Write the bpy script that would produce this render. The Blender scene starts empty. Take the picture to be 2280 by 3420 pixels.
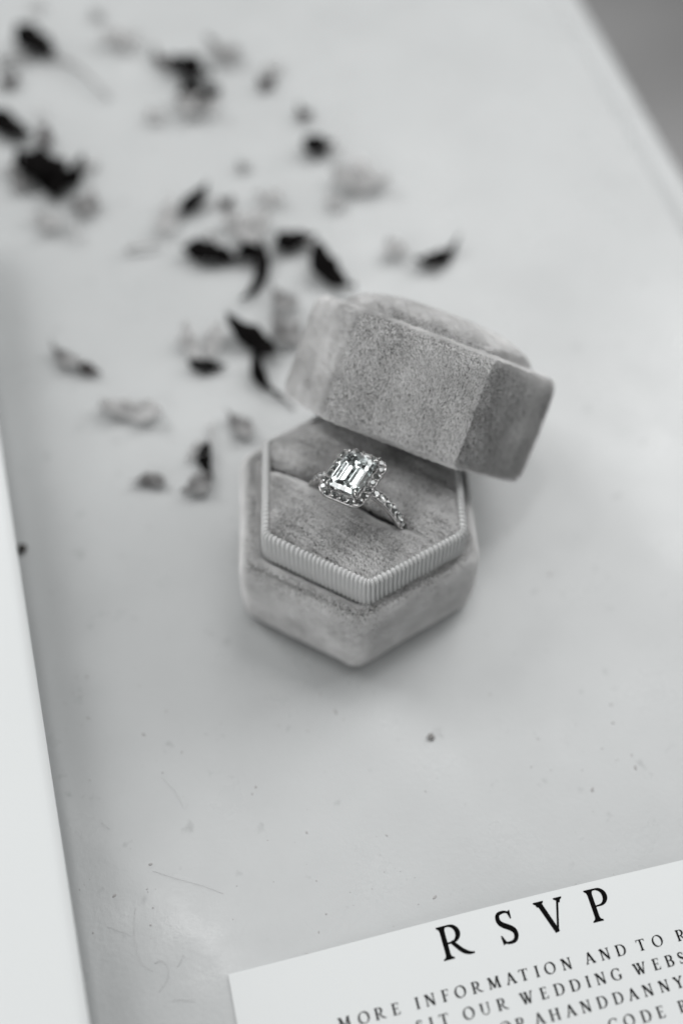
import bpy, math, random
import numpy as np
from mathutils import Matrix, Vector

random.seed(7)
rng = np.random.default_rng(7)
MM = 0.001                       # everything below is measured in millimetres
sc = bpy.context.scene
col = sc.collection

# ------------------------------------------------------------------ camera
cam = bpy.data.objects.new('camera', bpy.data.cameras.new('camera'))
col.objects.link(cam)
e, roll = math.radians(57.385), math.radians(2.039)
fw = Vector((0, math.cos(e), -math.sin(e)))
rt = Vector((1, 0, 0)); up = rt.cross(fw)
r2 = rt * math.cos(roll) + up * math.sin(roll)
u2 = up * math.cos(roll) - rt * math.sin(roll)
M = Matrix((r2, u2, -fw)).transposed().to_4x4()
M.translation = -fw * 271.89 * MM
cam.matrix_world = M
cam.data.sensor_fit = 'HORIZONTAL'
cam.data.sensor_width = 24
cam.data.lens = 40
cam.data.clip_start = 0.005
cam.data.clip_end = 50
cam.data.dof.use_dof = True
cam.data.dof.focus_distance = 0.2240
cam.data.dof.aperture_fstop = 3.75
sc.camera = cam

# ------------------------------------------------------------------ light
world = bpy.data.worlds.new('World'); sc.world = world; world.use_nodes = True
bg = world.node_tree.nodes['Background']
bg.inputs[0].default_value = (0.98, 1.0, 1.0, 1)
bg.inputs[1].default_value = 0.14

def area(name, loc, target, size, power, sy=None):
    l = bpy.data.lights.new(name, 'AREA'); l.energy = power
    l.shape = 'RECTANGLE'; l.size = size; l.size_y = sy or size
    l.color = (1.0, 1.0, 1.0)
    o = bpy.data.objects.new(name, l); col.objects.link(o)
    o.location = loc
    o.rotation_euler = (Vector(target) - Vector(loc)).to_track_quat('-Z', 'Y').to_euler()
    return o
area('right_window_light', (0.78, 0.62, 0.52), (0.03, 0.02, 0), 0.55, 5.6, 0.65)
area('left_window_light', (-0.70, 0.46, 0.72), (0, 0, 0), 0.45, 5.0, 0.55)
area('back_window_light', (0.34, 0.68, 0.96), (0, 0, 0), 0.70, 5.4, 0.85)
area('front_fill_light', (-0.62, -0.72, 0.32), (0, 0, 0.02), 0.7, 3.6, 0.5)  # added soft room fill from front left, brightens the box's front faces
area('ceiling_lamp_light', (-0.07, 0.09, 1.05), (0, 0, 0), 0.14, 1.3)

sc.render.engine = 'CYCLES'
sc.view_settings.view_transform = 'Standard'
sc.view_settings.look = 'None'
sc.view_settings.gamma = 1
sc.view_settings.exposure = 0.16
sc.cycles.max_bounces = 16
sc.cycles.transmission_bounces = 14
sc.cycles.glossy_bounces = 8
sc.cycles.use_denoising = True
sc.cycles.sample_clamp_indirect = 6.0
sc.cycles_curves.shape = 'RIBBONS'

# ------------------------------------------------------------------ materials
def principled(name, colour, rough=0.5, **kw):
    m = bpy.data.materials.new(name); m.use_nodes = True
    b = m.node_tree.nodes['Principled BSDF']
    b.inputs['Base Color'].default_value = (*colour, 1)
    b.inputs['Roughness'].default_value = rough
    for k, v in kw.items():
        b.inputs[k.replace('_', ' ')].default_value = v
    return m
def N(m, t, **props):
    n = m.node_tree.nodes.new(t)
    for k, v in props.items(): setattr(n, k, v)
    return n
def L(m, a, ao, b, bi): m.node_tree.links.new(a.outputs[ao], b.inputs[bi])
def bsdf(m): return m.node_tree.nodes['Principled BSDF']
def coords(m, scale=(1, 1, 1), kind='Object'):
    tc = N(m, 'ShaderNodeTexCoord'); mp = N(m, 'ShaderNodeMapping')
    mp.inputs['Scale'].default_value = scale
    L(m, tc, kind, mp, 'Vector'); return mp
def noise(m, vec, scale, detail=4, rough=0.55):
    n = N(m, 'ShaderNodeTexNoise'); n.inputs['Scale'].default_value = scale
    n.inputs['Detail'].default_value = detail; n.inputs['Roughness'].default_value = rough
    L(m, vec, 0, n, 'Vector'); return n
def ramp(m, src, out, stops):
    r = N(m, 'ShaderNodeValToRGB'); el = r.color_ramp.elements
    while len(el) < len(stops): el.new(0.5)
    for q, (p, c) in zip(el, stops):
        q.position = p; q.color = (*c, 1) if hasattr(c, '__len__') else (c, c, c, 1)
    L(m, src, out, r, 'Fac'); return r
def bump(m, src, out, strength, dist):
    b = N(m, 'ShaderNodeBump'); b.inputs['Strength'].default_value = strength
    b.inputs['Distance'].default_value = dist
    L(m, src, out, b, 'Height'); L(m, b, 0, bsdf(m), 'Normal'); return b
def variegate(m, vec, scale, c0, c1, detail=4, lo=0.3, hi=0.7):
    n = noise(m, vec, scale, detail); r = ramp(m, n, 'Fac', [(lo, c0), (hi, c1)])
    L(m, r, 0, bsdf(m), 'Base Color'); return n

# painted table
M_table = principled('table_paint', (0.6, 0.62, 0.62), 0.3)
v = coords(M_table)
n1 = noise(M_table, v, 22, 5, 0.6)
r1 = ramp(M_table, n1, 'Fac', [(0.30, (0.445, 0.456, 0.457)), (0.62, (0.484, 0.496, 0.497))])
n2 = noise(M_table, v, 190, 3, 0.5)
r2_ = ramp(M_table, n2, 'Fac', [(0.665, 1.0), (0.76, 0.8)])
mx = N(M_table, 'ShaderNodeMix', data_type='RGBA', blend_type='MULTIPLY'); mx.inputs['Factor'].default_value = 1
L(M_table, r1, 0, mx, 6); L(M_table, r2_, 0, mx, 7); L(M_table, mx, 2, bsdf(M_table), 'Base Color')
n3 = noise(M_table, v, 60, 4, 0.6)
r3 = ramp(M_table, n3, 'Fac', [(0.35, 0.26), (0.7, 0.40)]); L(M_table, r3, 0, bsdf(M_table), 'Roughness')
n4 = noise(M_table, v, 900, 5, 0.6)
bump(M_table, n4, 'Fac', 0.10, 0.0004)

M_floor = principled('floor_grey', (0.30, 0.29, 0.29), 0.6)
variegate(M_floor, coords(M_floor), 3, (0.40, 0.395, 0.395), (0.60, 0.595, 0.595))

M_paper = principled('white_paper', (0.665, 0.683, 0.683), 0.75)
n = noise(M_paper, coords(M_paper), 2600, 3, 0.6); bump(M_paper, n, 'Fac', 0.25, 0.0001)
M_card = principled('card_stock', (0.665, 0.683, 0.683), 0.6)
n = noise(M_card, coords(M_card), 2600, 3, 0.6); bump(M_card, n, 'Fac', 0.12, 0.0001)
M_ink = principled('black_ink', (0.004, 0.004, 0.004), 0.8, Specular_IOR_Level=0.03)

def velvet(name, c0, c1):
    m = principled(name, c0, 0.9, Sheen_Weight=0.35, Sheen_Roughness=0.4)
    bsdf(m).inputs['Specular IOR Level'].default_value = 0.15
    variegate(m, coords(m), 160, c0, c1, 3, 0.35, 0.65)
    return m
M_pile = velvet('velvet_pile', (0.74, 0.738, 0.734), (0.87, 0.868, 0.864))
M_velvet = velvet('velvet_ground', (0.13, 0.129, 0.128), (0.18, 0.179, 0.177))
M_ribbon = principled('ribbon', (0.52, 0.525, 0.522), 0.7, Sheen_Weight=0.2)
wv = N(M_ribbon, 'ShaderNodeTexWave'); wv.bands_direction = 'Z'; wv.inputs['Scale'].default_value = 1400
wv.inputs['Distortion'].default_value = 1.0
L(M_ribbon, coords(M_ribbon), 0, wv, 'Vector'); bump(M_ribbon, wv, 'Fac', 0.35, 0.00012)

M_metal = principled('white_gold', (0.50, 0.492, 0.488), 0.13, Metallic=1.0)
n = noise(M_metal, coords(M_metal), 1500, 3); bump(M_metal, n, 'Fac', 0.06, 0.0001)
def gem(name, ior):
    m = bpy.data.materials.new(name); m.use_nodes = True
    nt = m.node_tree; nt.nodes.remove(nt.nodes['Principled BSDF'])
    g = nt.nodes.new('ShaderNodeBsdfGlass'); g.inputs['IOR'].default_value = ior
    g.inputs['Roughness'].default_value = 0.0; g.inputs['Color'].default_value = (0.985, 1, 1, 1)
    nt.links.new(g.outputs[0], nt.nodes['Material Output'].inputs[0]); return m
M_gem = gem('diamond', 2.417)

def petal_mat(name, c0, c1, transl):
    m = principled(name, c0, 0.85)
    bsdf(m).inputs['Specular IOR Level'].default_value = 0.04
    nn = variegate(m, coords(m), 190, c0, c1, 5, 0.35, 0.62)
    bump(m, nn, 'Fac', 0.5, 0.0006)
    if transl:
        t = N(m, 'ShaderNodeBsdfTranslucent'); t.inputs[0].default_value = (*c1, 1)
        mix = N(m, 'ShaderNodeMixShader'); mix.inputs[0].default_value = transl
        L(m, bsdf(m), 0, mix, 1); L(m, t, 0, mix, 2)
        m.node_tree.links.new(mix.outputs[0], m.node_tree.nodes['Material Output'].inputs[0])
    return m
M_pet = {'k': petal_mat('petal_black', (0.002, 0.0018, 0.0018), (0.008, 0.007, 0.007), 0),
         'd': petal_mat('petal_dark', (0.035, 0.03, 0.03), (0.11, 0.10, 0.10), 0.1),
         'g': petal_mat('petal_grey', (0.16, 0.157, 0.156), (0.58, 0.577, 0.575), 0.5),
         'p': petal_mat('petal_pale', (0.40, 0.397, 0.395), (0.82, 0.818, 0.816), 0.65)}
M_dust = principled('dust', (0.38, 0.374, 0.37), 0.9)
M_lint = principled('lint', (0.22, 0.215, 0.21), 0.8)
M_crumb = principled('crumb', (0.05, 0.045, 0.04), 0.8)

# ------------------------------------------------------------------ mesh helpers
def new_mesh(name, verts, faces, mat, smooth=True):
    me = bpy.data.meshes.new(name)
    me.from_pydata((np.asarray(verts, float) * MM).tolist(), [], faces)
    me.materials.append(mat)
    if smooth: me.polygons.foreach_set('use_smooth', [True] * len(me.polygons))
    me.update(); return me
def link(name, data, parent=None):
    o = bpy.data.objects.new(name, data); col.objects.link(o)
    if parent is not None: o.parent = parent
    return o
def obj(name, verts, faces, mat, parent=None, smooth=True):
    return link(name, new_mesh(name, verts, faces, mat, smooth), parent)
def tag(o, label=None, cat=None, group=None, kind=None):
    if label: o['label'] = label
    if cat: o['category'] = cat
    if group: o['group'] = group
    if kind: o['kind'] = kind
    return o
def empty(name, loc=(0, 0, 0)):
    o = link(name, None); o.location = Vector(loc) * MM; return o

def roundpoly(V, inset=0.0, r=3.0, m=6, k=8):
    """closed CCW outline: polygon V with edges moved in by inset and corners rounded"""
    V = np.asarray(V, float); n = len(V)
    d = np.roll(V, -1, 0) - V; d /= np.linalg.norm(d, axis=1)[:, None]
    nin = np.stack([-d[:, 1], d[:, 0]], 1)
    P = []
    for i in range(n):
        a, b = nin[i - 1], nin[i]
        A = np.array([a, b]); rhs = np.array([a @ V[i] + inset, b @ V[i] + inset])
        P.append(np.linalg.solve(A, rhs))
    P = np.array(P); out = []; arcs = []
    for i in range(n):
        p, d0, d1 = P[i], d[i - 1], d[i]
        ca = np.clip(-(d0 @ d1), -1, 1); half = math.acos(ca) / 2
        t = r / math.tan(half)
        bis = (d1 - d0); bis /= np.linalg.norm(bis)
        c = p + bis * (r / math.sin(half))
        s, q = p - d0 * t - c, p + d1 * t - c
        a0 = math.atan2(s[1], s[0]); a1 = math.atan2(q[1], q[0])
        da = (a1 - a0 + math.pi) % (2 * math.pi) - math.pi
        arcs.append([c + r * np.array([math.cos(a0 + da * j / m), math.sin(a0 + da * j / m)]) for j in range(m + 1)])
    for i in range(n):
        out += arcs[i]
        p, q = arcs[i][-1], arcs[(i + 1) % n][0]
        out += [p + (q - p) * j / (k + 1) for j in range(1, k + 1)]
    return np.array(out)

def loft(loops, cap_end=True, cap_start=False):
    n = len(loops[0]); V = np.concatenate(loops); F = []
    for i in range(len(loops) - 1):
        a, b = i * n, (i + 1) * n
        for j in range(n):
            j2 = (j + 1) % n
            F.append((a + j, a + j2, b + j2, b + j))
    V = V.tolist()
    if cap_end:
        c = len(V); V.append(np.mean(loops[-1], 0).tolist()); a = (len(loops) - 1) * n
        F += [(a + j, a + (j + 1) % n, c) for j in range(n)]
    if cap_start:
        c = len(V); V.append(np.mean(loops[0], 0).tolist())
        F += [((j + 1) % n, j, c) for j in range(n)]
    return V, F
def ring3(P2, z): return np.column_stack([P2, np.full(len(P2), z)])

def tube(path, rad, seg=8):
    path = np.asarray(path, float); n = len(path)
    rad = np.broadcast_to(rad, (n,)); V = []; F = []
    T = np.gradient(path, axis=0); T /= np.linalg.norm(T, axis=1)[:, None] + 1e-12
    ref = np.array([0, 0, 1.0]) if abs(T[0][2]) < 0.8 else np.array([1.0, 0, 0])
    for i in range(n):
        a = np.cross(T[i], ref); a /= np.linalg.norm(a); b = np.cross(a, T[i])
        for s in range(seg):
            w = 2 * math.pi * s / seg
            V.append(path[i] + rad[i] * (a * math.cos(w) + b * math.sin(w)))
    for i in range(n - 1):
        for s in range(seg):
            s2 = (s + 1) % seg
            F.append((i * seg + s, (i + 1) * seg + s, (i + 1) * seg + s2, i * seg + s2))
    F.append(tuple(range(seg))); F.append(tuple((n - 1) * seg + s for s in reversed(range(seg))))
    return [list(map(float, q)) for q in V], F

def vnoise(P, freq, seed):
    """cheap smooth 3-D noise, sum of sines"""
    g = np.random.default_rng(seed); out = np.zeros(len(P))
    for k in range(7):
        w = g.normal(size=3) * freq * (0.6 + 0.25 * k); out += np.sin(P @ w + g.uniform(0, 6.28)) / (1 + 0.25 * k)
    return out / 3.0

def pile(parent, me_obj, density, length, radius, nap, lay=0.9, keep=None, seed=1, name='velvet_pile'):
    """short velvet fibres standing on a mesh, leaning along the nap"""
    g = np.random.default_rng(seed)
    me = me_obj.data; me.calc_loop_triangles()
    nv = len(me.vertices); co = np.empty(nv * 3); me.vertices.foreach_get('co', co); co = co.reshape(-1, 3) / MM
    vn = np.empty(nv * 3); me.vertices.foreach_get('normal', vn); vn = vn.reshape(-1, 3)
    tri = np.empty(len(me.loop_triangles) * 3, int); me.loop_triangles.foreach_get('vertices', tri); tri = tri.reshape(-1, 3)
    A, B, C = co[tri[:, 0]], co[tri[:, 1]], co[tri[:, 2]]
    ar = np.linalg.norm(np.cross(B - A, C - A), axis=1) / 2
    if keep is not None:
        ar = ar * keep((A + B + C) / 3, (vn[tri[:, 0]] + vn[tri[:, 1]] + vn[tri[:, 2]]) / 3)
    n = int(ar.sum() * density)
    t = g.choice(len(tri), n, p=ar / ar.sum())
    u, v_ = g.random(n), g.random(n); f = u + v_ > 1; u[f] = 1 - u[f]; v_[f] = 1 - v_[f]; w = 1 - u - v_
    P = A[t] * w[:, None] + B[t] * u[:, None] + C[t] * v_[:, None]
    Nn = vn[tri[t, 0]] * w[:, None] + vn[tri[t, 1]] * u[:, None] + vn[tri[t, 2]] * v_[:, None]
    Nn /= np.linalg.norm(Nn, axis=1)[:, None] + 1e-9
    sd = np.array([0.38, -0.9, -0.2]) if callable(nap) or abs(nap[2]) > 0.3 else np.asarray(nap, float)
    sd = sd / np.linalg.norm(sd); Ps = P - 0.72 * (P @ sd)[:, None] * sd
    D = (nap(P, Nn) if callable(nap) else np.asarray(nap, float)[None, :]) + 0.85 * np.stack([vnoise(P, 0.22, seed + 11), vnoise(P, 0.22, seed + 12), vnoise(P, 0.22, seed + 13)], 1) \
        + 0.42 * np.stack([vnoise(Ps, 2.3, seed + 21), vnoise(Ps, 2.3, seed + 22), vnoise(Ps, 2.3, seed + 23)], 1)
    D -= Nn * np.sum(D * Nn, 1)[:, None]
    D = D * lay + g.normal(size=(n, 3)) * 0.30
    ln = length * (0.7 + 0.6 * g.random(n)) * (1 + 0.2 * vnoise(Ps, 2.3, seed + 31))
    d1 = Nn + 0.45 * D; d1 /= np.linalg.norm(d1, axis=1)[:, None]
    d2 = Nn * 0.75 + D; d2 /= np.linalg.norm(d2, axis=1)[:, None]
    p0 = P - Nn * 0.05; p1 = P + d1 * (ln * 0.5)[:, None]; p2 = p1 + d2 * (ln * 0.5)[:, None]
    pts = np.stack([p0, p1, p2], 1).reshape(-1, 3) * MM
    cu = bpy.data.hair_curves.new(name); cu.add_curves([3] * n)
    cu.points.foreach_set('position', pts.ravel().astype(np.float32))
    rad = np.tile([radius, radius * 0.9, radius * 0.35], n) * MM
    cu.points.foreach_set('radius', rad.astype(np.float32))
    cu.materials.append(M_pile)
    o = link(name, cu, parent); o['kind'] = 'stuff'
    return o

# ------------------------------------------------------------------ floor and table
h = 3000
tag(obj('floor', [(-h, -h, -700), (h, -h, -700), (h, h, -700), (-h, h, -700)], [(0, 1, 2, 3)], M_floor, smooth=False), kind='structure')

table = tag(empty('table'), 'white painted table top with a worn glossy surface and raised edge', 'table')
# the right-hand edge runs from (98,125) towards (75,209); outline continues well past the frame
ed = np.array([75.6 - 98.2, 208.7 - 125.5]); ed /= np.linalg.norm(ed); en = np.array([ed[1], -ed[0]])
E0 = np.array([98.2, 125.5])
far, near = E0 + ed * 420, E0 - ed * 420
outline = [near, far, far - en * 620, near - en * 620]
prof = [(6, -22, 3), (0.8, -21, 3), (0, -19, 4), (0, -3.0, 4), (0.5, -1.2, 4), (1.8, -0.1, 4), (3.5, 0.4, 4), (6.5, 0.55, 4), (8.5, 0.35, 4), (10.0, -0.35, 4), (11.2, -0.55, 4), (12.6, -0.4, 4), (14.5, 0.0, 4)]
loops = [ring3(roundpoly(outline, i, 14 - min(i, 6), 6, 10), z) for i, z, _ in prof]
V, F = loft(loops, True, True)
obj('table_top', V, F, M_table, table)

# ------------------------------------------------------------------ ring box base
base = tag(empty('velvet_ring_box', (4, -12, 0)), 'open hexagonal grey velvet ring box base holding the ring', 'ring box')
HB = np.array([(4.6, -41.1), (29.6, -23.8), (27.0, 4.4), (1.0, 16.8), (-22.6, 0.4), (-20.6, -28.6)])
HC = np.array([(6.1, -36.5), (26.2, -23.2), (24.9, 1.5), (3.0, 12.6), (-17.6, -0.8), (-16.3, -25.5)])
OFF = np.array([4, -12.0])
HB = HB - OFF; HC = HC - OFF
prof = [(3.0, 0.0), (1.2, 0.25), (0.5, 0.9), (0.15, 2.2), (0, 5), (-0.15, 11), (0, 16.5), (0.12, 18.6), (0.5, 20.2), (1.15, 21.2), (2.0, 21.6), (3.0, 21.35), (3.7, 20.8), (4.2, 20.0), (4.4, 18.5), (5.2, 14.0)]
loops = []
for i, z in prof:
    P = ring3(roundpoly(HB, i, max(3.6 - i * 0.4, 1.5), 7, 14), z)
    P[:, :2] *= (1 + 0.004 * vnoise(P, 0.12, 5))[:, None]
    loops.append(P)
V, F = loft(loops, True, True)
body = obj('box_body', V, F, M_velvet, base)
pile(body, body, 60, 0.66, 0.032, (0.1, -0.1, -1.15), 1.0,
     keep=lambda c, n: (c[:, 2] > 0.7) & (c[:, 2] < 23.5) & ((c[:, 2] > 16) | (c[:, 1] < 6)) & ((c[:, 2] > 19.5) | (n[:, 1] < 0.6)), seed=3)

# ribbed grosgrain collar
C0 = roundpoly(HC, 0, 3.0, 12, 40)
seg = np.linalg.norm(np.roll(C0, -1, 0) - C0, axis=1); s = np.concatenate([[0], np.cumsum(seg)])
per = s[-1]; NR = 146; NP = NR * 8
q = np.arange(NP) / NP * per
CL = np.column_stack([np.interp(q, s, np.append(C0[:, k], C0[0, k])) for k in (0, 1)])
tan = np.roll(CL, -1, 0) - np.roll(CL, 1, 0); tan /= np.linalg.norm(tan, axis=1)[:, None]
nout = np.column_stack([tan[:, 1], -tan[:, 0]])
rows = [(0, 19.0, 1, 0), (0, 21, 1, 0), (0, 23, 1, 0), (0.02, 25, 1, 0), (0.05, 26.8, 1, 0), (0.1, 28.3, 1, 0.0)]
for k in range(1, 7):
    a = k / 6 * math.pi * 0.60; rr = 0.95
    rows.append((0.1 + rr * (1 - math.cos(a)), 28.3 + rr * 1.25 * math.sin(a), math.cos(a), math.sin(a)))
rows += [(1.6, 28.3, -0.6, 0.2), (1.7, 26.5, -1, 0)]
loops = []
wob = 0.35 * np.sin(q / per * 2 * math.pi * 5 + 1) + 0.2 * np.sin(q / per * 2 * math.pi * 13)
for k, (i, z, nr, nz) in enumerate(rows):
    ph = (q + wob * 0.5 + (z - 24) * 0.05 + 0.08 * math.sin(z * 1.3)) / per * NR * math.pi
    rib = np.abs(np.cos(ph)) ** 0.75
    amp = 0.48 * (rib - 0.5)
    P = CL - nout * i + nout * (amp * nr)[:, None]
    Z = z + amp * nz + 0.10 * np.sin(q / per * 2 * math.pi * 7 + 2) * (z > 26)
    loops.append(np.column_stack([P, Z]))
V, F = loft(loops, False)
obj('ribbed_collar', V, F, M_ribbon, base)

# cushion: two velvet halves either side of the ring slot
phi = math.radians(-27.4); SD = np.array([math.cos(phi), math.sin(phi)]); SN = np.array([-SD[1], SD[0]])
S0 = np.array([2.2, -17.0]) - OFF
def clip(Pg, nrm, c):
    out = []
    for i in range(len(Pg)):
        a, b = Pg[i], Pg[(i + 1) % len(Pg)]; da, db = a @ nrm - c, b @ nrm - c
        if da >= 0: out.append(a)
        if (da >= 0) != (db >= 0): out.append(a + (b - a) * da / (da - db))
    return np.array(out)
inner = roundpoly(HC, 1.4, 1.8, 6, 10)
dC = np.roll(HC, -1, 0) - HC; dC /= np.linalg.norm(dC, axis=1)[:, None]; nC = np.column_stack([-dC[:, 1], dC[:, 0]])
def collar_dist(P): return np.min(np.stack([(P - HC[k]) @ nC[k] for k in range(6)], 1), 1) - 1.4
def cushion(side, gap, top, seed, nap):
    Pg = clip(inner, SN * side, (S0 @ SN) * side + gap)
    sg = np.linalg.norm(np.roll(Pg, -1, 0) - Pg, axis=1); ss = np.concatenate([[0], np.cumsum(sg)])
    n = 220; qq = np.arange(n) / n * ss[-1]
    B = np.column_stack([np.interp(qq, ss, np.append(Pg[:, k], Pg[0, k])) for k in (0, 1)])
    def gap_at(P):
        f = np.clip(((P - S0) @ SD - 10.5) / 4.5, 0, 1); f = f * f * (3 - 2 * f)
        return gap + (0.1 - gap) * f
    on = np.abs((B @ SN - S0 @ SN) * side - gap) < 0.02          # outline points along the slot
    B[on] += (SN * side)[None, :] * (gap_at(B[on]) - gap)[:, None]
    cen = B.mean(0); lv = [1.0, 0.997, 0.99, 0.978, 0.96, 0.935, 0.9, 0.85, 0.78, 0.68, 0.56, 0.42, 0.27, 0.12]
    loops = []
    for depth in (11, 7, 3.5): loops.append(ring3(B, 0) + np.array([0, 0, 27.2 - depth]))
    def height(P):
        dc = np.maximum(collar_dist(P), 0); ds = np.maximum((P @ SN - S0 @ SN) * side - gap_at(P), 0)
        along = (P - S0) @ SD
        z = 28.5 + top * (1 - np.exp(-dc / 3.2))
        r = 1.5 + (1.9 * np.exp(-((along + 9) / 4.5) ** 2) if side > 0 else 1.3 * np.exp(-((along - 6.5) / 3.5) ** 2))
        r = r * (1 - 0.45 * np.clip((along - 10.5) / 4.5, 0, 1))
        dd = np.minimum(np.maximum(r - ds, 0), r)
        open_ = 0.8 + 0.2 * np.exp(-(along / 11.0) ** 2)
        z -= (r - np.sqrt(np.maximum(r * r - dd * dd, 0))) * 1.7 * open_
        P3 = np.column_stack([P, z])
        return z + 0.16 * vnoise(P3, 0.35, seed) + 0.35 * vnoise(P3, 0.12, seed + 1)
    zb = height(B)
    loops[0][:, 2] = 14; loops[1][:, 2] = np.minimum(20, zb - 3); loops[2][:, 2] = zb - 1.2
    for k in lv:
        P = cen + (B - cen) * k; loops.append(np.column_stack([P, height(P)]))
    V, F = loft(loops, True)
    o = obj('cushion', V, F, M_velvet, base)
    pile(o, o, 72, 0.74, 0.031, nap, 0.85, keep=lambda c, n: (c[:, 2] > 25.5) & (n[:, 2] > 0.15), seed=seed)
    return o
cushion(-1, 0.55, 2.2, 41, (0.75, -0.45, 0))
cushion(1, 1.2, 2.2, 51, (0.8, -0.3, 0))

# ------------------------------------------------------------------ ring box lid
lid = tag(empty('lid_of_ring_box'), 'hexagonal grey velvet ring box lid leaning tilted against the base', 'ring box lid')
R = Matrix(((0.93818, 0.14966, 0.31213), (-0.33408, 0.62757, 0.70324), (-0.09063, -0.76404, 0.63877)))
ML = R.to_4x4(); ML.translation = Vector((12.647, 8.024, 20.35)) * MM
lid.matrix_world = ML
HL = np.array([(28.85 * math.cos(math.radians(-120 + 60 * k)), 28.85 * math.sin(math.radians(-120 + 60 * k))) for k in range(6)])
hl = 23.5
prof = [(7, 6.6), (3.6, 6.2), (3.1, 5.5), (3.0, 1.2), (2.6, 0.3), (1.6, 0.0), (0.7, 0.2), (0.2, 0.9), (0, 2.2), (-0.1, 6), (-0.15, 12), (-0.1, 18), (0, hl - 2.6), (0.35, hl - 1.1), (1.0, hl - 0.3), (1.9, hl), (3.0, hl - 0.1),
        (3.5, hl - 0.8), (3.9, hl - 1.0), (4.2, hl - 0.6), (4.5, hl + 0.3), (5.1, hl + 1.2), (6.2, hl + 2.2), (8.0, hl + 3.2), (10.5, hl + 4.1), (14, hl + 4.9), (19, hl + 5.3)]
loops = []
for i, z in prof:
    P = ring3(roundpoly(HL, i, max(3.4 - max(i, 0) * 0.12, 1.2) if i < 3.95 else max(11.0 - (i - 4) * 0.7, 1.2), 7, 14), z)
    P[:, :2] *= (1 + 0.004 * vnoise(P, 0.12, 9))[:, None]
    loops.append(P)
V, F = loft(loops, True, True)
lb = obj('lid_shell', V, F, M_velvet, lid)
def lid_nap(P, Nn):
    # the cloth is wrapped round the lid, so the nap turns with every side
    w = np.clip((Nn[:, 0:1] - 0.45) * 5, 0, 1); v_ = np.clip((-Nn[:, 0:1] - 0.45) * 5, 0, 1)
    return (1 - w - v_) * np.array([[0.45, -0.1, -0.85]]) + w * np.array([[-0.95, -1.65, 0.4]]) + v_ * np.array([[0.42, -0.75, -0.1]])
pile(lb, lb, 72, 0.60, 0.031, lid_nap, 1.0,
     keep=lambda c, n: ((n[:, 1] < 0.35) & (np.hypot(c[:, 0], c[:, 1]) > 20.5)) | (c[:, 2] > hl - 2), seed=61)

# ------------------------------------------------------------------ engagement ring
ring = tag(empty('engagement_ring'), 'halo engagement ring with an emerald cut diamond in the velvet slot', 'ring')
tilt = math.radians(-5.5)
RX = Vector((SD[0], SD[1], 0)); RY = Vector((0, 0, 1)).cross(RX); RZ = Vector((0, 0, 1))
MR = Matrix((RX, RY, RZ)).transposed() @ Matrix.Rotation(tilt, 3, 'Y')
MR = MR.to_4x4(); MR.translation = Vector((3.1, -17.5, 27.0)) * MM
ring.matrix_world = MR
# band: a rounded strip swept round the finger, open under the head
RO = 11.4
cs = [(-0.95, -1.05), (-1.08, -0.65), (-1.08, -0.30), (-0.98, -0.06), (-0.70, 0.02), (0.70, 0.02), (0.98, -0.06), (1.08, -0.30), (1.08, -0.65), (0.95, -1.05), (0.5, -1.2), (-0.5, -1.2)]
loops = []
for k in range(97):
    a = math.radians(14 + (346 - 14) * k / 96); c, s_ = math.sin(a), math.cos(a)
    t = 1.0
    loops.append([((RO + dr) * c, y * t, (RO + dr) * s_) for y, dr in cs])
V, F = loft([np.array(x) for x in loops], True, True)
band = obj('band', V, F, M_metal, ring)

def brilliant(name='side_stone'):
    V, F = [], []
    def lp(n, r, z, off=0): V.extend([(r * math.cos(2 * math.pi * (k + off) / n), r * math.sin(2 * math.pi * (k + off) / n), z) for k in range(n)])
    lp(8, 0.56, 0.33, 0.5); lp(8, 0.80, 0.20, 0); lp(16, 1.0, 0.03); lp(16, 1.0, -0.03); lp(8, 0.55, -0.42, 0); V.append((0, 0, -0.89))
    F.append(tuple(range(8)))
    for k in range(8):
        k2 = (k + 1) % 8
        F += [(8 + k, 8 + k2, k), (k, 8 + k2, k2)]
        F += [(16 + 2 * k, 16 + 2 * k + 1, 8 + k), (16 + 2 * k + 1, 8 + k2, 8 + k), (16 + 2 * k + 1, 16 + (2 * k + 2) % 16, 8 + k2)]
        F += [(48 + k, 32 + 2 * k + 1, 32 + 2 * k), (48 + k, 48 + k2, 32 + 2 * k + 1), (48 + k2, 32 + (2 * k + 2) % 16, 32 + 2 * k + 1), (56, 48 + k2, 48 + k)]
    for k in range(16):
        k2 = (k + 1) % 16; F.append((16 + k, 32 + k, 32 + k2, 16 + k2))
    return new_mesh(name, V, F, M_gem, smooth=False)
ME_stone = brilliant()
def sphere_mesh(name, r, mat, seg=8, rg=5):
    V = [(0, 0, r)]; F = []
    for i in range(1, rg):
        th = math.pi * i / rg
        V += [(r * math.sin(th) * math.cos(2 * math.pi * k / seg), r * math.sin(th) * math.sin(2 * math.pi * k / seg), r * math.cos(th)) for k in range(seg)]
    V.append((0, 0, -r)); e_ = len(V) - 1
    for k in range(seg): F.append((0, 1 + k, 1 + (k + 1) % seg))
    for i in range(rg - 2):
        for k in range(seg):
            a = 1 + i * seg; F.append((a + k, a + seg + k, a + seg + (k + 1) % seg, a + (k + 1) % seg))
    for k in range(seg): F.append((e_, e_ - seg + (k + 1) % seg, e_ - seg + k))
    return V, F
bead_me = new_mesh('bead', *sphere_mesh('bead', 1.0, M_metal), M_metal)
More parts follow.
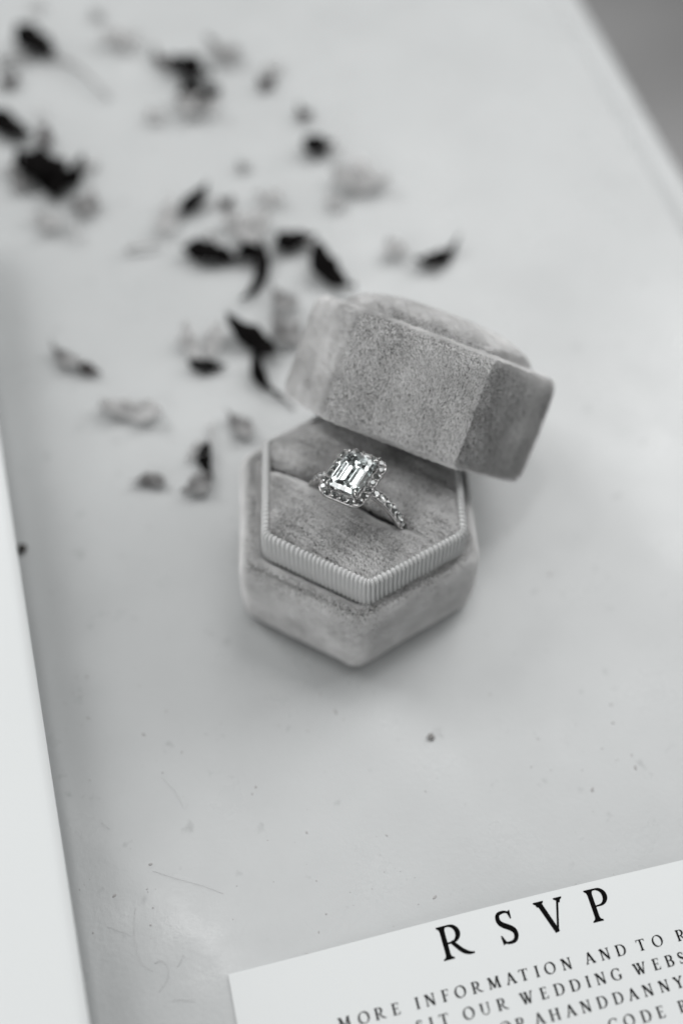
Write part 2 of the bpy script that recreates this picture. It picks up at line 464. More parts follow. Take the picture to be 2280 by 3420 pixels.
def ring_cup(name):   # the bright metal seat under every small stone
    V, F = [], []
    n = 20
    for r, z in ((1.10, -0.35), (1.10, 0.02), (1.06, 0.07), (1.01, 0.05), (0.99, -0.08), (0.60, -0.55), (0.2, -1.0)):
        V += [(r * math.cos(2 * math.pi * k / n), r * math.sin(2 * math.pi * k / n), z) for k in range(n)]
    for i in range(6):
        for k in range(n):
            F.append((i * n + k, i * n + (k + 1) % n, (i + 1) * n + (k + 1) % n, (i + 1) * n + k))
    F.append(tuple(6 * n + k for k in range(n)))
    return new_mesh(name, V, F, M_metal)
cup_me = ring_cup('stone_seat')
def place(name, me, parent, pos, zaxis, xaxis, scale):
    o = link(name, me, parent)
    z = Vector(zaxis).normalized(); x = Vector(xaxis); x = (x - z * x.dot(z)).normalized(); y = z.cross(x)
    m = Matrix((x, y, z)).transposed() @ Matrix.Diagonal((scale,) * 3)
    m = m.to_4x4(); m.translation = Vector(pos) * MM
    o.matrix_local = m
    return o
def set_stone(holder, pos, zax, xax, r, spin):
    z = Vector(zax).normalized(); x = Vector(xax); y = z.cross(x)
    xs = x * math.cos(spin) + y * math.sin(spin)
    # small individual tilt, as hand-set stones have
    zz = z + x * random.uniform(-.2, .2) + y * random.uniform(-.2, .2)
    st = place('side_stone', ME_stone, holder, pos, zz, xs, r)
    place('stone_seat', cup_me, holder, pos, z, x, r)
for sgn in (1, -1):
    for k in range(9):
        a = math.radians(27 + 8.7 * k) * sgn
        nrm = Vector((math.sin(a), 0, math.cos(a))); tx = Vector((math.cos(a), 0, -math.sin(a)))
        set_stone(band, nrm * (RO + 0.22), nrm, tx, 0.88, random.uniform(0, 1))
        am = a + math.radians(4.35) * sgn
        nm = Vector((math.sin(am), 0, math.cos(am)))
        for yy in (-0.86, 0.86):
            place('bead', bead_me, band, nm * (RO + 0.26) + Vector((0, yy, 0)), nm, (0, 1, 0), 0.28)

# halo
def rrect(a, b, r, m=6, k=6): return roundpoly([(-a, -b), (a, -b), (a, b), (-a, b)], 0, r, m, k)
HA, HBh = 5.25, 6.55
zh = 12.7
cz = [(HA - 0.25, HBh - 0.25, 2.6, zh - 0.75), (HA, HBh, 2.7, zh - 0.5), (HA, HBh, 2.7, zh + 0.05), (HA - 0.12, HBh - 0.12, 2.6, zh + 0.17), (HA - 0.3, HBh - 0.3, 2.5, zh + 0.10),
      (HA - 1.55, HBh - 1.55, 1.3, zh + 0.10), (HA - 1.65, HBh - 1.65, 1.2, zh - 0.2), (HA - 1.65, HBh - 1.65, 1.2, zh - 0.75)]
loops = [ring3(rrect(a, b, r), z) for a, b, r, z in cz]
loops.append(loops[0])
V, F = loft(loops, False)
halo = obj('halo_frame', V, F, M_metal, ring)
Cc = rrect(HA - 0.88, HBh - 0.88, 1.75, 12, 30)
sg = np.linalg.norm(np.roll(Cc, -1, 0) - Cc, axis=1); ss = np.concatenate([[0], np.cumsum(sg)])
NH = 21
for k in range(NH):
    qv = (k + 0.5) / NH * ss[-1]
    p = np.array([np.interp(qv, ss, np.append(Cc[:, i], Cc[0, i])) for i in (0, 1)])
    p2 = np.array([np.interp((qv + 0.1) % ss[-1], ss, np.append(Cc[:, i], Cc[0, i])) for i in (0, 1)])
    d = (p2 - p) / np.linalg.norm(p2 - p); no = np.array([d[1], -d[0]])
    set_stone(halo, (p[0], p[1], zh + 0.26), (no[0] * 0.12, no[1] * 0.12, 1), (d[0], d[1], 0), 0.81, random.uniform(0, 1))
    qm = ((k + 1) / NH * ss[-1]) % ss[-1]
    pm = np.array([np.interp(qm, ss, np.append(Cc[:, i], Cc[0, i])) for i in (0, 1)])
    pn = np.array([np.interp((qm + 0.1) % ss[-1], ss, np.append(Cc[:, i], Cc[0, i])) for i in (0, 1)])
    d = (pn - pm) / np.linalg.norm(pn - pm); no = np.array([d[1], -d[0]])
    for off in (-0.66, 0.72):
        place('bead', bead_me, halo, (pm[0] + no[0] * off, pm[1] + no[1] * off, zh + 0.32), (0, 0, 1), (1, 0, 0), 0.25)
# gallery under the stone, joined to the shank
for zz, a, b in ((11.6, 2.5, 3.6), (10.6, 1.7, 2.6)):
    P = rrect(a, b, 0.8, 5, 4); P = np.vstack([P, P[:1]])
    V, F = tube(ring3(P, zz), 0.32, 8); obj('gallery_rail', V, F, M_metal, halo)
for sx in (-1, 1):
    V, F = tube([(sx * 2.7, 0, RO - 0.9), (sx * 3.3, 0, RO + 0.3), (sx * 4.2, 0, zh - 0.5)], [0.8, 0.7, 0.55], 10)
    obj('shoulder', V, F, M_metal, band)
# emerald-cut centre stone
SA, SB = 3.45, 4.75
def oct_loop(a, b, c, z):
    return [(a, -b + c, z), (a, b - c, z), (a - c, b, z), (-a + c, b, z), (-a, b - c, z), (-a, -b + c, z), (-a + c, -b, z), (a - c, -b, z)]
zs = 14.15
st = [(2.15, 3.40, 0.62, 1.05), (2.80, 4.08, 0.76, 0.78), (SA - 0.04, SB - 0.04, 0.90, 0.07), (SA, SB, 0.92, 0.0), (SA - 0.04, SB - 0.04, 0.90, -0.08),
      (2.75, 4.05, 0.74, -1.15), (1.80, 3.15, 0.50, -2.30), (0.75, 2.2, 0.25, -3.30)]
V = []; F = [tuple(range(8))]
for a, b, c, z in st: V += oct_loop(a, b, c, zs + z)
for i in range(len(st) - 1):
    for k in range(8):
        a = i * 8; F.append((a + k, a + 8 + k, a + 8 + (k + 1) % 8, a + (k + 1) % 8))
a = (len(st) - 1) * 8; kb = len(V); V += [(0, -1.6, zs - 3.75), (0, 1.6, zs - 3.75)]
F += [(a + 0, kb, kb + 1, a + 1), (a + 1, kb + 1, a + 2), (a + 2, kb + 1, a + 3), (a + 3, kb + 1, a + 4), (a + 4, kb + 1, kb, a + 5), (a + 5, kb, a + 6), (a + 6, kb, a + 7), (a + 7, kb, a + 0)]
obj('centre_stone', V, F, M_gem, ring, smooth=False)
for sx in (-1, 1):
    for sy in (-1, 1):
        path = [(sx * 2.6, sy * 3.7, 11.4), (sx * 3.2, sy * 4.45, 13.0), (sx * 3.32, sy * 4.58, 14.1), (sx * 3.12, sy * 4.38, 14.72), (sx * 2.72, sy * 3.98, 15.02)]
        V, F = tube(path, [0.42, 0.42, 0.42, 0.36, 0.12], 10); obj('prong', V, F, M_metal, halo)

# ------------------------------------------------------------------ RSVP card
card = tag(empty('rsvp_card'), 'white RSVP card with black serif lettering in the bottom right corner', 'card')
ct = math.radians(15.4); CX = np.array([math.cos(ct), math.sin(ct)]); CY = np.array([math.sin(ct), -math.cos(ct)])
CP = np.array([-18.26, -104.92])
CW, CH = 127.0, 89.0
def card_z(x, y): return 0.35 + 2.2 * math.sin(math.pi * min(max(x / 110.0, 0), 1)) ** 2 * math.exp(-(y / 60.0) ** 2)
def card_pt(x, y, dz=0.0):
    p = CP + CX * x + CY * y; return (p[0], p[1], card_z(x, y) + dz)
nx, ny = 40, 20; V = []; F = []
for dz in (0.0, -0.32):
    for j in range(ny + 1):
        for i in range(nx + 1): V.append(card_pt(CW * i / nx, CH * j / ny, dz))
o2 = (nx + 1) * (ny + 1)
for j in range(ny):
    for i in range(nx):
        a = j * (nx + 1) + i; F.append((a, a + nx + 1, a + nx + 2, a + 1)); F.append((o2 + a, o2 + a + 1, o2 + a + nx + 2, o2 + a + nx + 1))
for i in range(nx):
    F.append((i, i + 1, o2 + i + 1, o2 + i)); b = ny * (nx + 1) + i; F.append((b + 1, b, o2 + b, o2 + b + 1))
for j in range(ny):
    a = j * (nx + 1); F.append((a + nx + 1, a, o2 + a, o2 + a + nx + 1)); b = a + nx; F.append((b, b + nx + 1, o2 + b + nx + 1, o2 + b))
card_sheet = obj('card_sheet', V, F, M_card, card, smooth=False)

# serif capitals drawn from strokes, cap height 1
class Glyph:
    def __init__(s): s.V = []; s.F = []; s.lay = 0
    def poly(s, pts):
        b = len(s.V); s.lay += 1
        s.V += [(x, y, 0.0006 * s.lay) for x, y in pts]; s.F.append(tuple(range(b, b + len(pts))))
    def path(s, pts, ws):
        pts = np.asarray(pts, float); t = np.gradient(pts, axis=0); t /= np.linalg.norm(t, axis=1)[:, None]
        nrm = np.column_stack([-t[:, 1], t[:, 0]]); ws = np.broadcast_to(ws, (len(pts),)) / 2
        b = len(s.V); s.lay += 1; z = 0.0006 * s.lay
        for p, n_, w in zip(pts, nrm, ws): s.V += [(*(p - n_ * w), z), (*(p + n_ * w), z)]
        for i in range(len(pts) - 1): a = b + 2 * i; s.F.append((a, a + 2, a + 3, a + 1))
    def line(s, x0, y0, x1, y1, w0, w1=None): s.path([(x0, y0), ((x0 + x1) / 2, (y0 + y1) / 2), (x1, y1)], np.linspace(w0, w1 if w1 else w0, 3))
    def arc(s, cx, cy, rx, ry, a0, a1, thin, thick, tilt=0):
        a = np.radians(np.linspace(a0, a1, 30)); s.path(np.column_stack([cx + rx * np.cos(a), cy + ry * np.sin(a)]), thin + (thick - thin) * np.abs(np.cos(a + math.radians(tilt))) ** 1.4)
    def serif(s, x, y, w, up, st):   # bracketed foot centred on x
        h_, d = 0.045, (1 if up else -1)
        s.poly([(x - w / 2, y), (x + w / 2, y), (x + w / 2 - 0.01, y + d * h_), (x + st / 2 + .02, y + d * 0.085), (x + st / 2, y + d * 0.16), (x - st / 2, y + d * 0.16), (x - st / 2 - .02, y + d * 0.085), (x - w / 2 + 0.01, y + d * h_)][::1 if up else -1])
    def stem(s, x, w, sw=0.33):
        s.line(x, 0.01, x, 0.99, w); s.serif(x, 0, sw, True, w); s.serif(x, 1, sw, False, w)
def glyph(c, T=0.135, t=0.06):
    g = Glyph(); S = 0.165
    if c == 'I': g.stem(S, T); w = 0.33
    elif c == 'E' or c == 'F':
        g.line(S, .01, S, .99, T); g.serif(S, 1, .33, False, T)
        g.line(S, .97, .60, .97, .06); g.poly([(.50, .95), (.62, 1.0), (.635, .80), (.60, .80)])
        g.line(S, .52, .50, .52, .055); g.poly([(.49, .40), (.52, .40), (.52, .64), (.49, .64), (.46, .52)])
        if c == 'E':
            g.serif(S, 0, .33, True, T); g.line(S, .03, .63, .03, .06); g.poly([(.50, .05), (.635, .0), (.69, .24), (.655, .24)]); w = .69
        else: g.serif(S, 0, .38, True, T); w = .64
    elif c in 'PRB':
        g.line(S, .01, S, .99, T); g.serif(S, 0, .36, True, T); g.serif(S, 1, .33, False, T)
        g.line(S, .97, .36, .97, .055)
        yb = .47 if c != 'B' else .53; cy, ry = (.97 + yb) / 2, (.97 - yb) / 2
        g.arc(.36, cy, .265, ry, 90, -90, .055, T)
        if c == 'P': g.line(.20, yb - .005, .37, yb, .05); w = .70
        else: g.line(S, yb, .37, yb, .055)
        if c == 'R':
            k = np.linspace(0, 1, 14)[:, None]; p0, p1, p2, p3 = map(np.array, ((.36, .50), (.55, .28), (.66, .03), (.98, .035)))
            g.path((1 - k) ** 3 * p0 + 3 * (1 - k) ** 2 * k * p1 + 3 * (1 - k) * k * k * p2 + k ** 3 * p3, [.11, .115, .12, .125, .13, .135, .135, .135, .13, .12, .105, .085, .065, .04]); w = 1.0
        if c == 'B': g.line(S, .03, .38, .03, .055); g.arc(.38, .28, .30, .25, 90, -90, .055, T); w = .74
    elif c == 'D':
        g.line(S, .01, S, .99, T); g.serif(S, 0, .33, True, T); g.serif(S, 1, .33, False, T)
        g.line(S, .97, .42, .97, .055); g.line(S, .03, .42, .03, .055); g.arc(.42, .5, .43, .47, 90, -90, .055, T); w = .92
    elif c == 'O': g.arc(.52, .5, .44, .485, 0, 360, .06, T, -14); w = 1.04
    elif c in 'CG':
        g.arc(.52, .5, .44, .485, 42, 318, .06, T); g.poly([(.80, .70), (.855, .70), (.85, .96), (.82, .96), (.74, .87)]); w = .9
        if c == 'C': g.poly([(.79, .10), (.87, .22), (.83, .25), (.76, .17)])
        else: g.line(.82, .07, .82, .42, T); g.serif(.82, .44, .33, False, T); g.poly([(.74, .06), (.89, .08), (.89, .2), (.76, .2)])
    elif c == 'S':
        k = np.linspace(0, 1, 40)
        ctl = np.array([(.53, .80), (.46, .955), (.30, .97), (.12, .93), (.10, .72), (.20, .59), (.36, .50), (.52, .39), (.56, .24), (.48, .05), (.28, .03), (.13, .06), (.08, .21)])
        u = np.linspace(0, len(ctl) - 1, len(ctl)); P = np.column_stack([np.interp(k * (len(ctl) - 1), u, ctl[:, i]) for i in (0, 1)])
        for _ in range(3): P[1:-1] = (P[:-2] + 2 * P[1:-1] + P[2:]) / 4
        g.path(P, .05 + (T * 1.08 - .05) * np.sin(np.pi * k) ** 1.6)
        g.poly([(.50, .72), (.535, .72), (.555, .98), (.53, .98), (.44, .93)]); g.poly([(.07, .01), (.10, .01), (.20, .07), (.10, .29), (.06, .29)]); w = .64
    elif c == 'T':
        x = .42; g.line(x, .01, x, .98, T); g.serif(x, 0, .40, True, T); g.line(.02, .97, .82, .97, .06)
        g.poly([(0, .78), (.035, .78), (.13, .95), (.02, 1.0)]); g.poly([(.84, .78), (.82, 1.0), (.71, .95), (.805, .78)]); w = .84
    elif c == 'A':
        g.line(.14, .03, .45, .98, t); g.line(.44, .99, .80, .02, T * 1.05); g.line(.24, .34, .68, .34, .05); g.serif(.13, 0, .28, True, t); g.serif(.81, 0, .34, True, T); w = .98
    elif c in 'VY':
        if c == 'V': g.line(.15, .98, .47, .0, T * 1.05, T); g.line(.47, .0, .78, .98, .07); g.serif(.14, 1, .34, False, T); g.serif(.78, 1, .28, False, t); w = .92
        else: g.line(.13, .98, .44, .45, T); g.line(.44, .45, .74, .98, t); g.line(.44, .02, .44, .5, T); g.serif(.13, 1, .33, False, T); g.serif(.75, 1, .27, False, t); g.serif(.44, 0, .38, True, T); w = .88
    elif c == 'W':
        g.line(.14, .98, .40, .0, T); g.line(.40, .0, .66, .96, t); g.line(.52, .98, .82, .0, T); g.line(.82, .0, 1.08, .98, t)
        g.serif(.13, 1, .30, False, T); g.serif(.53, 1, .28, False, T); g.serif(1.09, 1, .26, False, t); w = 1.22
    elif c == 'M':
        g.line(.17, .02, .22, .98, t); g.line(.22, .98, .58, .06, T); g.line(.58, .06, .93, .98, t); g.line(.93, .98, 1.0, .02, T)
        g.serif(.17, 0, .28, True, t); g.serif(1.0, 0, .33, True, T); g.serif(.18, 1, .28, False, T); g.serif(.97, 1, .27, False, T); w = 1.17
    elif c == 'N':
        g.line(.17, .02, .17, .98, t); g.line(.17, .98, .80, .0, T * 1.05); g.line(.80, .0, .80, .98, t)
        g.serif(.17, 0, .29, True, t); g.serif(.80, 1, .29, False, t); g.serif(.14, 1, .26, False, T); w = .96
    elif c == 'H':
        g.stem(S, T, .33); g.stem(.78, T, .33); g.line(S, .52, .78, .52, .055); w = .95
    elif c == 'U':
        g.line(S, .98, S, .34, T); g.arc(.47, .34, .305, .31, 180, 360, .06, .10); g.line(.775, .34, .775, .98, t); g.serif(S, 1, .33, False, T); g.serif(.775, 1, .28, False, t); w = .92
    return g
GM = {}
def letter(ch, x, y, capH, big):
    key = (ch, big)
    if key not in GM:
        g = glyph(ch, 0.158 if big else 0.20, 0.088 if big else 0.11); GM[key] = new_mesh('letter', g.V, g.F, M_ink, smooth=False)
    o = link('letter', GM[key], card_sheet)
    x0, y0 = x, y; xm = x + 0.45 * capH
    p = Vector(card_pt(x0, y0, 0.03))
    dx = Vector(card_pt(xm + .5, y0)) - Vector(card_pt(xm - .5, y0)); dx.normalize()
    dy = Vector(card_pt(xm, y0 - .9)) - Vector(card_pt(xm, y0 - .1)); dy.normalize(); dz = dx.cross(dy)
    m = (Matrix((dx, dy, dz)).transposed() @ Matrix.Diagonal((capH, capH, capH))).to_4x4(); m.translation = p * MM
    o.matrix_local = m
for ch, x in zip('RSVP', (40.2, 51.55, 60.0, 70.3)): letter(ch, x, 7.55, 6.2, True)
for y, row in ((14.46, 'M18.1 O21.9 R25.1 E28.4 I32.9 N34.7 F38.0 O40.45 R43.8 M46.9 A50.4 T53.1 I56.25 O58.1 N61.5 A66.2 N69.3 D72.6 T76.9 O80.1 R85.2'),
               (18.40, 'S32.0 I34.5 T36.4 O40.9 U44.2 R47.5 W52.0 E55.95 D58.7 D61.85 I65.1 N66.95 G70.1 W74.7 E78.65 B81.3 S83.9'),
               (22.38, 'O46.8 R49.9 A53.4 H56.4 A59.5 N62.5 D65.8 D69.0 A71.95 N75.0 N78.3 Y81.4'),
               (26.50, 'C66.5 O69.5 D73.0 E76.2 B80.6')):
    for tok in row.split(): letter(tok[0], float(tok[1:]), y, 2.07, False)

# ------------------------------------------------------------------ white sheet on the left
sheet = empty('paper_sheet'); tag(sheet, 'blank white sheet of thick paper lying along the left side', 'paper')
A = np.array([-78.9, 5.8]); B = np.array([-40.7, -116.1]); dv = (B - A) / np.linalg.norm(B - A); nl = np.array([dv[1], -dv[0]])   # nl points left
if nl[0] > 0: nl = -nl
nu, nw = 40, 24; V = []; F = []
for dz in (0, -0.5):
    for i in range(nu + 1):
        tt = -90 + 330 * i / nu
        for j in range(nw + 1):
            w_ = 210 * (j / nw) ** 1.4
            lift = (15.8 - 3.5 * min(max(tt / 132, -0.4), 1.4)) * math.exp(-(w_ / 60) ** 2)
            p = A + dv * tt + nl * w_
            zc = lift
            # the edge line above was taken at 10 mm height; follow the lift along the sight line
            V.append((p[0], p[1], 0.7 + zc + dz))
m_ = nw + 1; o2 = (nu + 1) * m_
for i in range(nu):
    for j in range(nw):
        a = i * m_ + j; F.append((a, a + 1, a + m_ + 1, a + m_)); F.append((o2 + a, o2 + a + m_, o2 + a + m_ + 1, o2 + a + 1))
    a = i * m_; F.append((a, a + m_, o2 + a + m_, o2 + a)); b = a + nw; F.append((b + m_, b, o2 + b, o2 + b + m_))
for j in range(nw):
    F.append((j + 1, j, o2 + j, o2 + j + 1)); a = nu * m_ + j; F.append((a, a + 1, o2 + a + 1, o2 + a))
obj('paper_surface', V, F, M_paper, sheet)

# ------------------------------------------------------------------ dried petals
PETALS = [
('petal','p',-108.6,193.5,-104.5,191.4,4.9,0,'tiny pale petal cut by the top edge of the picture near its left corner'),
('petal','g',-87.6,191.4,-84.5,187.4,4.3,0,'small grey petal alone above the pale cupped petal'),
('cup','p',-81.8,178.3,-70.2,173.3,12.6,0,'pale cupped petal with a dark rim near the top of the table'),
('leaf','k',-107.3,175.7,-96.9,166.7,7.9,0,'black oval bud at the head of a long pale stem'),
('stem','g',-98.0,167.9,-76.1,147.7,2.2,0.04,'long pale stem trailing from the black oval bud'),
('stem','g',-112.9,161.4,-103.3,165.0,3.5,0,'short pale stem beside the left border below the black oval bud'),
('petal','d',-111.0,155.0,-105.4,152.4,7.4,0,'dark grey blurred petal at the left border under the short pale stem'),
('petal','d',-64.9,173.6,-57.6,162.3,3.7,-0.15,'dark grey curled sliver left of the pair of black petals'),
('leaf','k',-57.5,164.1,-47.2,159.9,7.2,0,'upper black petal of the stacked pair near the top'),
('leaf','k',-53.5,149.8,-44.0,151.6,8.8,-0.15,'lower black wedge petal of the stacked pair near the top'),
('petal','g',-49.0,176.1,-38.3,165.6,7.8,0.1,'grey petal with darker tip right of the stacked black pair'),
('cup','p',-54.5,144.2,-42.1,142.8,11.7,0,'very pale petal under the stacked black pair'),
('petal','d',-30.1,153.8,-26.9,159.3,5.6,0,'dark grey crumpled petal near the top, right of the stacked pair'),
('petal','p',-28.7,160.9,-24.2,166.0,5.5,0.1,'pale lobe touching the dark crumpled petal near the top'),
('petal','p',-64.4,142.2,-58.3,137.6,5.1,0,'small pale petal alone below the stacked black pair'),
('petal','d',-17.8,147.2,-14.3,140.4,4.5,0,'small dark oval petal above the black seed with a pale tail'),
('leaf','k',-14.2,127.4,-7.5,128.3,6.6,0,'black oval seed with a pale tail in the upper middle'),
('stem','p',-8.0,128.1,-2.8,126.0,3.0,0,'pale tail to the right of the black oval seed'),
('petal','g',-34.0,121.3,-31.4,116.9,3.7,0,'small grey petal alone in the middle of the bare patch'),
('leaf','k',-108.1,134.5,-97.4,127.2,6.5,0,'black elongated petal leaving the left border'),
('leaf','d',-93.9,132.5,-90.0,122.2,3.9,0,'dark upright petal standing above the large black cluster'),
('stem','p',-96.2,141.7,-92.9,131.8,1.8,0,'thin pale stem above the dark upright petal'),
('leaf','k',-96.8,118.4,-86.2,110.0,8.4,0,'left lobe of the large black cluster'),
('leaf','k',-90.5,117.2,-84.4,102.4,8.3,0,'middle lobe of the large black cluster'),
('leaf','k',-86.3,105.9,-80.0,115.5,8.1,0,'right lobe of the large black cluster'),
('petal','g',-98.7,110.8,-93.9,105.2,5.7,0,'grey petal at the left foot of the large black cluster'),
('petal','p',-102.3,114.7,-97.2,112.0,5.5,0,'pale petal at the left border beside the black cluster'),
('cup','g',-80.6,100.5,-72.2,98.7,9.6,0,'grey rounded petal below the right side of the black cluster'),
('petal','p',-90.9,95.0,-81.7,88.8,6.4,0.1,'pale wide petal below the large black cluster'),
('stem','p',-77.9,92.5,-75.3,85.1,1.9,0,'pale upright sliver below the grey rounded petal'),
('stem','p',-79.8,116.3,-74.9,117.7,3.4,0,'pale sliver right of the large black cluster'),
('petal','p',-52.4,105.7,-51.9,88.1,5.7,0,'tall pale petal left of the black slanting petal'),
('leaf','k',-47.5,97.9,-42.8,107.8,4.3,0,'black slanting petal above the pale round blossom'),
('petal','d',-38.2,104.1,-34.3,102.5,4.7,0,'small dark petal at the end of a pale stalk in the middle'),
('stem','p',-42.7,101.3,-37.1,103.4,2.1,0,'pale stalk joining the black slanting petal and the small dark one'),
('petal','p',-28.8,106.4,-19.9,104.3,5.3,0,'faint pale petal right of the small dark petal'),
('cup','p',-37.0,96.6,-23.7,89.5,15.3,0,'large pale round blossom above the black bow of petals'),
('stem','p',-40.7,90.9,-36.2,84.6,2.1,0.1,'pale sliver left of the large round blossom'),
('stem','p',-62.2,83.0,-52.5,85.2,2.4,0,'faint pale sliver alone on the left of the black bow'),
('leaf','k',-44.6,83.5,-32.3,80.5,6.1,0,'left half of the black bow of petals'),
('leaf','k',-30.4,81.9,-24.6,84.2,5.6,0,'right half of the black bow of petals'),
('leaf','k',-25.7,83.1,-28.5,66.4,3.2,0.12,'black tail hanging down from the bow of petals'),
('leaf','k',-19.8,85.4,-11.5,88.9,5.9,0.1,'black hooked petal above the back of the ring box lid'),
('stem','g',-12.2,88.9,-4.4,82.8,2.7,-0.15,'grey curved stem from the hooked petal to the black crescent'),
('leaf','k',-8.3,83.6,-0.0,71.6,5.9,-0.12,'black crescent petal just behind the ring box lid'),
('leaf','k',19.2,82.3,28.6,89.9,3.9,-0.14,'dark crescent petal alone on the right behind the lid'),
('petal','g',21.6,83.8,24.0,78.6,2.6,0,'grey tail of the dark crescent on the right'),
('cup','p',9.7,88.6,15.8,83.5,8.0,0,'faint pale curled petal left of the dark crescent on the right'),
('cup','p',-6.3,115.4,10.3,112.6,15.1,0,'wide pale crumpled petal in the upper middle'),
('petal','p',-7.3,108.0,-3.1,102.3,5.0,0,'small pale petal at the lower left of the wide crumpled one'),
('petal','g',-21.3,70.2,-14.4,61.1,6.8,0,'grey petal with dark centre left of the lid top'),
('cup','g',-19.9,58.8,-11.1,49.4,9.4,0,'pale mottled petal tucked against the left side of the lid'),
('leaf','k',-29.8,55.4,-17.7,45.8,5.3,0,'black leaf pointing at the left side of the lid'),
('leaf','k',-22.4,45.9,-17.0,33.5,2.8,-0.14,'black curved stalk hanging from the leaf beside the lid'),
('stem','d',-17.9,34.9,-12.8,30.1,1.2,0,'thin dark end of the curved stalk at the lid corner'),
('petal','p',-36.6,42.6,-43.1,55.7,4.7,0.06,'left prong of the pale forked petal'),
('petal','p',-35.9,42.6,-34.4,56.1,4.9,0,'right prong of the pale forked petal'),
('leaf','k',-39.5,42.8,-32.3,42.2,3.5,0,'black base of the pale forked petal'),
('petal','g',-77.1,48.1,-67.8,40.6,4.5,-0.1,'grey long petal alone on the left'),
('leaf','d',-69.2,41.1,-62.8,38.5,3.2,0,'dark tip of the grey long petal on the left'),
('cup','p',-61.3,28.4,-46.1,25.7,9.9,0,'pale open petal with dark outline left of the ring box'),
('petal','g',-29.7,27.9,-22.8,19.8,5.4,0,'grey oval petal right behind the left corner of the ring box'),
('leaf','k',-33.1,16.7,-31.2,8.2,2.7,-0.14,'black crescent petal left of the ring box'),
('petal','p',-38.0,12.3,-33.4,17.5,4.2,0.1,'pale petal joined to the black crescent left of the ring box'),
('stem','p',-33.4,24.5,-32.7,16.7,1.5,0,'pale upright thread above the black crescent by the box'),
('petal','g',-38.5,2.9,-32.1,7.9,5.9,-0.1,'grey petal below the black crescent left of the ring box'),
('petal','d',-48.3,8.5,-45.5,5.6,3.1,0,'dark knot of the small winged petal left of the ring box'),
('petal','g',-51.1,5.3,-42.3,5.5,3.8,0.15,'pale wings of the small winged petal left of the ring box')
]
def petal(kind, tone, x1, y1, x2, y2, w, bend, label, k):
    g = random.Random(100 + k)
    a, b = np.array([x1, y1]), np.array([x2, y2]); ln = np.linalg.norm(b - a); d = (b - a) / ln; n_ = np.array([-d[1], d[0]]); c = (a + b) / 2
    name = {'leaf': 'dried_leaf', 'petal': 'dried_petal', 'cup': 'dried_petal', 'stem': 'dried_twig'}[kind]
    if tone == 'k': ln *= 1.38; w *= 1.3
    zoff = 0.25 + 0.35 * (k % 3)
    if kind == 'stem':
        tt = np.linspace(0, 1, 12); P = []
        for t in tt:
            q = (t - .5) * ln * d + n_ * bend * ln * math.sin(math.pi * t)
            P.append((q[0], q[1], zoff + w * .25 + ln * .06 * math.sin(math.pi * t)))
        r = w * 0.36 * (1 - 0.45 * tt)
        V, F = tube(P, r, 7)
    else:
        nu, nv = 14, 8; V = []; F = []; th = 0.22
        cupc = {'leaf': 0.35, 'petal': 0.32, 'cup': 0.38}[kind]; curl = g.uniform(0.05, 0.16) * ln
        f1, f2 = g.uniform(2, 5), g.uniform(0, 6); curl *= 1.3
        top = []
        for i in range(nu + 1):
            t = i / nu
            if kind == 'leaf': prof_ = math.sin(math.pi * (0.01 + 0.985 * t ** 0.75)) ** 1.25
            elif kind == 'petal': prof_ = math.sin(math.pi * (0.02 + 0.95 * t ** 1.4)) ** 0.9 * (0.75 + 0.4 * t)
            else: prof_ = math.sin(math.pi * (0.03 + 0.93 * t ** 1.25)) ** 0.7 * (0.8 + 0.3 * math.sin(7 * t + f2))
            prof_ *= 1 + 0.10 * math.sin(f1 * 2 * t * 3 + f2)
            for j in range(nv + 1):
                s_ = 2 * j / nv - 1
                x = (t - .5) * ln; y = s_ * w / 2 * prof_ + bend * ln * math.sin(math.pi * t)
                z = cupc * (s_ * prof_) ** 2 * w * 0.5 + curl * (2 * t - 1) ** 2 + 0.09 * w * math.sin(f1 * 3 * t + f2 + 2.2 * s_) + 0.06 * w * math.sin(9 * s_ + f2 + 3 * t) * t
                q = d * x + n_ * y; top.append((q[0], q[1], z))
        zm = min(q[2] for q in top)
        top = [(x, y, z - zm + zoff + th) for x, y, z in top]
        V = top + [(x, y, z - th) for x, y, z in top]; m_ = nv + 1; o2 = len(top)
        for i in range(nu):
            for j in range(nv):
                a_ = i * m_ + j; F.append((a_, a_ + m_, a_ + m_ + 1, a_ + 1)); F.append((o2 + a_, o2 + a_ + 1, o2 + a_ + m_ + 1, o2 + a_ + m_))
            a_ = i * m_; F.append((a_, o2 + a_, o2 + a_ + m_, a_ + m_)); b_ = a_ + nv; F.append((b_, b_ + m_, o2 + b_ + m_, o2 + b_))
        for j in range(nv):
            F.append((j, j + 1, o2 + j + 1, o2 + j)); a_ = nu * m_ + j; F.append((a_ + 1, a_, o2 + a_, o2 + a_ + 1))
    o = obj(name, V, F, M_pet[tone]); o.location = (c[0] * MM, c[1] * MM, 0)
    tag(o, label, {'leaf': 'dried leaf', 'petal': 'dried petal', 'cup': 'dried petal', 'stem': 'dried twig'}[kind], 'dried petals and leaves scattered on the table')
for k, p in enumerate(PETALS): petal(*p, k)

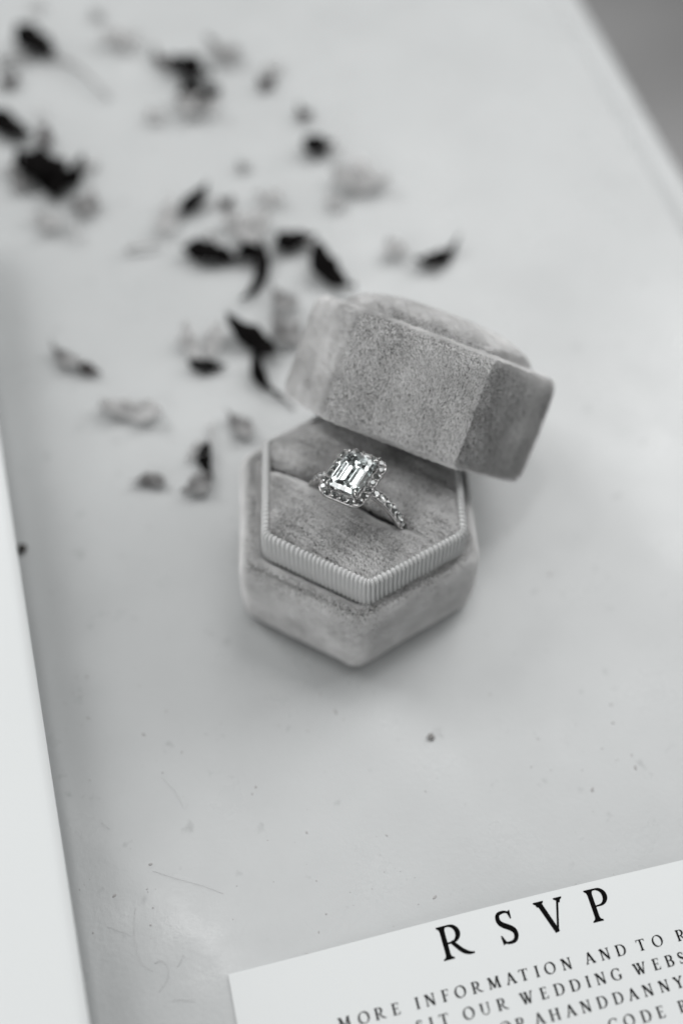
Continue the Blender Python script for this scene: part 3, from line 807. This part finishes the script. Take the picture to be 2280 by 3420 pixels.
# ------------------------------------------------------------------ crumbs, lint and dust on the table
def blob(name, x, y, r, mat, sq=0.55, seed=0):
    V, F = sphere_mesh(name, r, mat, 10, 7); P = np.array(V); P *= (1 + 0.3 * vnoise(P / r * 1.7, 1.0, seed))[:, None]; P[:, 2] *= sq; P[:, 2] -= P[:, 2].min() - 0.005
    o = obj(name, P.tolist(), F, mat); o.location = (x * MM, y * MM, 0); return o
tag(blob('crumb', 20.7, -56.1, 0.7, M_lint, 0.6, 3), 'small dark crumb alone on the table in front of the box', 'crumb')
tag(blob('crumb', -73.6, -13.5, 1.1, M_crumb, 0.6, 4), 'small dark crumb beside the edge of the white sheet', 'crumb')
HAIRS = [
    ([(-37.3, -93.1), (-37.3, -97.2), (-36.0, -101.6), (-34.7, -103.9), (-32.5, -104.8)], 0.045, 'long curved grey hair between the white sheet and the card corner'),
    ([(-32.4, -103.4), (-31.1, -102.6), (-29.7, -104.1), (-29.4, -106.1), (-31.0, -108.4)], 0.055, 'looped dark hair left of the card corner'),
    ([(-42.3, -97.0), (-40.1, -97.7), (-37.4, -98.6)], 0.05, 'short straight hair just off the shadow of the white sheet'),
    ([(-27.0, -101.7), (-27.5, -102.9), (-28.0, -103.9)], 0.06, 'tiny dark bristle above the looped hair'),
    ([(-28.2, -109.8), (-26.2, -109.6), (-24.1, -109.9)], 0.06, 'short dark fibre beside the left edge of the card'),
    ([(-34.7, -86.1), (-30.2, -87.4), (-24.9, -88.5), (-20.5, -90.0)], 0.045, 'long nearly straight pale hair above the glossy worn patch'),
    ([(-35.2, -67.0), (-32.2, -69.7), (-30.0, -73.3)], 0.04, 'faint bent hair midway between the box and the card'),
    ([(-46.3, -76.8), (-45.5, -77.4), (-44.5, -78.1)], 0.06, 'short fleck of lint close to the white sheet')]
for path, r, lab in HAIRS:
    P = np.array(path); c = P.mean(0); u = np.arange(len(P)); k = np.linspace(0, len(P) - 1, 24)
    Q = np.column_stack([np.interp(k, u, P[:, i]) for i in (0, 1)])
    for _ in range(8): Q[1:-1] = (Q[:-2] + 2 * Q[1:-1] + Q[2:]) / 4
    z = r + 0.02 + 0.15 * np.sin(np.linspace(0, math.pi, 24))
    V, F = tube(np.column_stack([Q - c, z]), r * 0.36, 6)
    o = obj('lint_hair', V, F, M_dust); o.location = (c[0] * MM, c[1] * MM, 0)
    tag(o, lab, 'hair', 'hairs and lint on the table')
# fine dust, far too much to count
sv, sf = sphere_mesh('dust', 1.0, M_dust, 7, 5); sv = np.array(sv); V = []; F = []
g = np.random.default_rng(5); cl = g.uniform([-60, -115], [75, -45], (26, 2))
for k in range(230):
    c = cl[g.integers(26)] + g.normal(size=2) * 6 if k % 3 else g.uniform([-75, -118], [90, 60])
    r = 0.08 + 0.24 * g.random() ** 3.5 ; a = g.uniform(0, 6.28); el = 1 + 1.6 * g.random() ** 2
    P = sv * np.array([r * el, r, r * 0.2]); P = np.column_stack([P[:, 0] * math.cos(a) - P[:, 1] * math.sin(a), P[:, 0] * math.sin(a) + P[:, 1] * math.cos(a), P[:, 2] + 0.02])
    b = len(V); V += (P + [c[0], c[1], 0]).tolist(); F += [tuple(i + b for i in f) for f in sf]
tag(obj('table_dust', V, F, M_dust), 'fine grey dust specks strewn over the table', 'dust', kind='stuff')
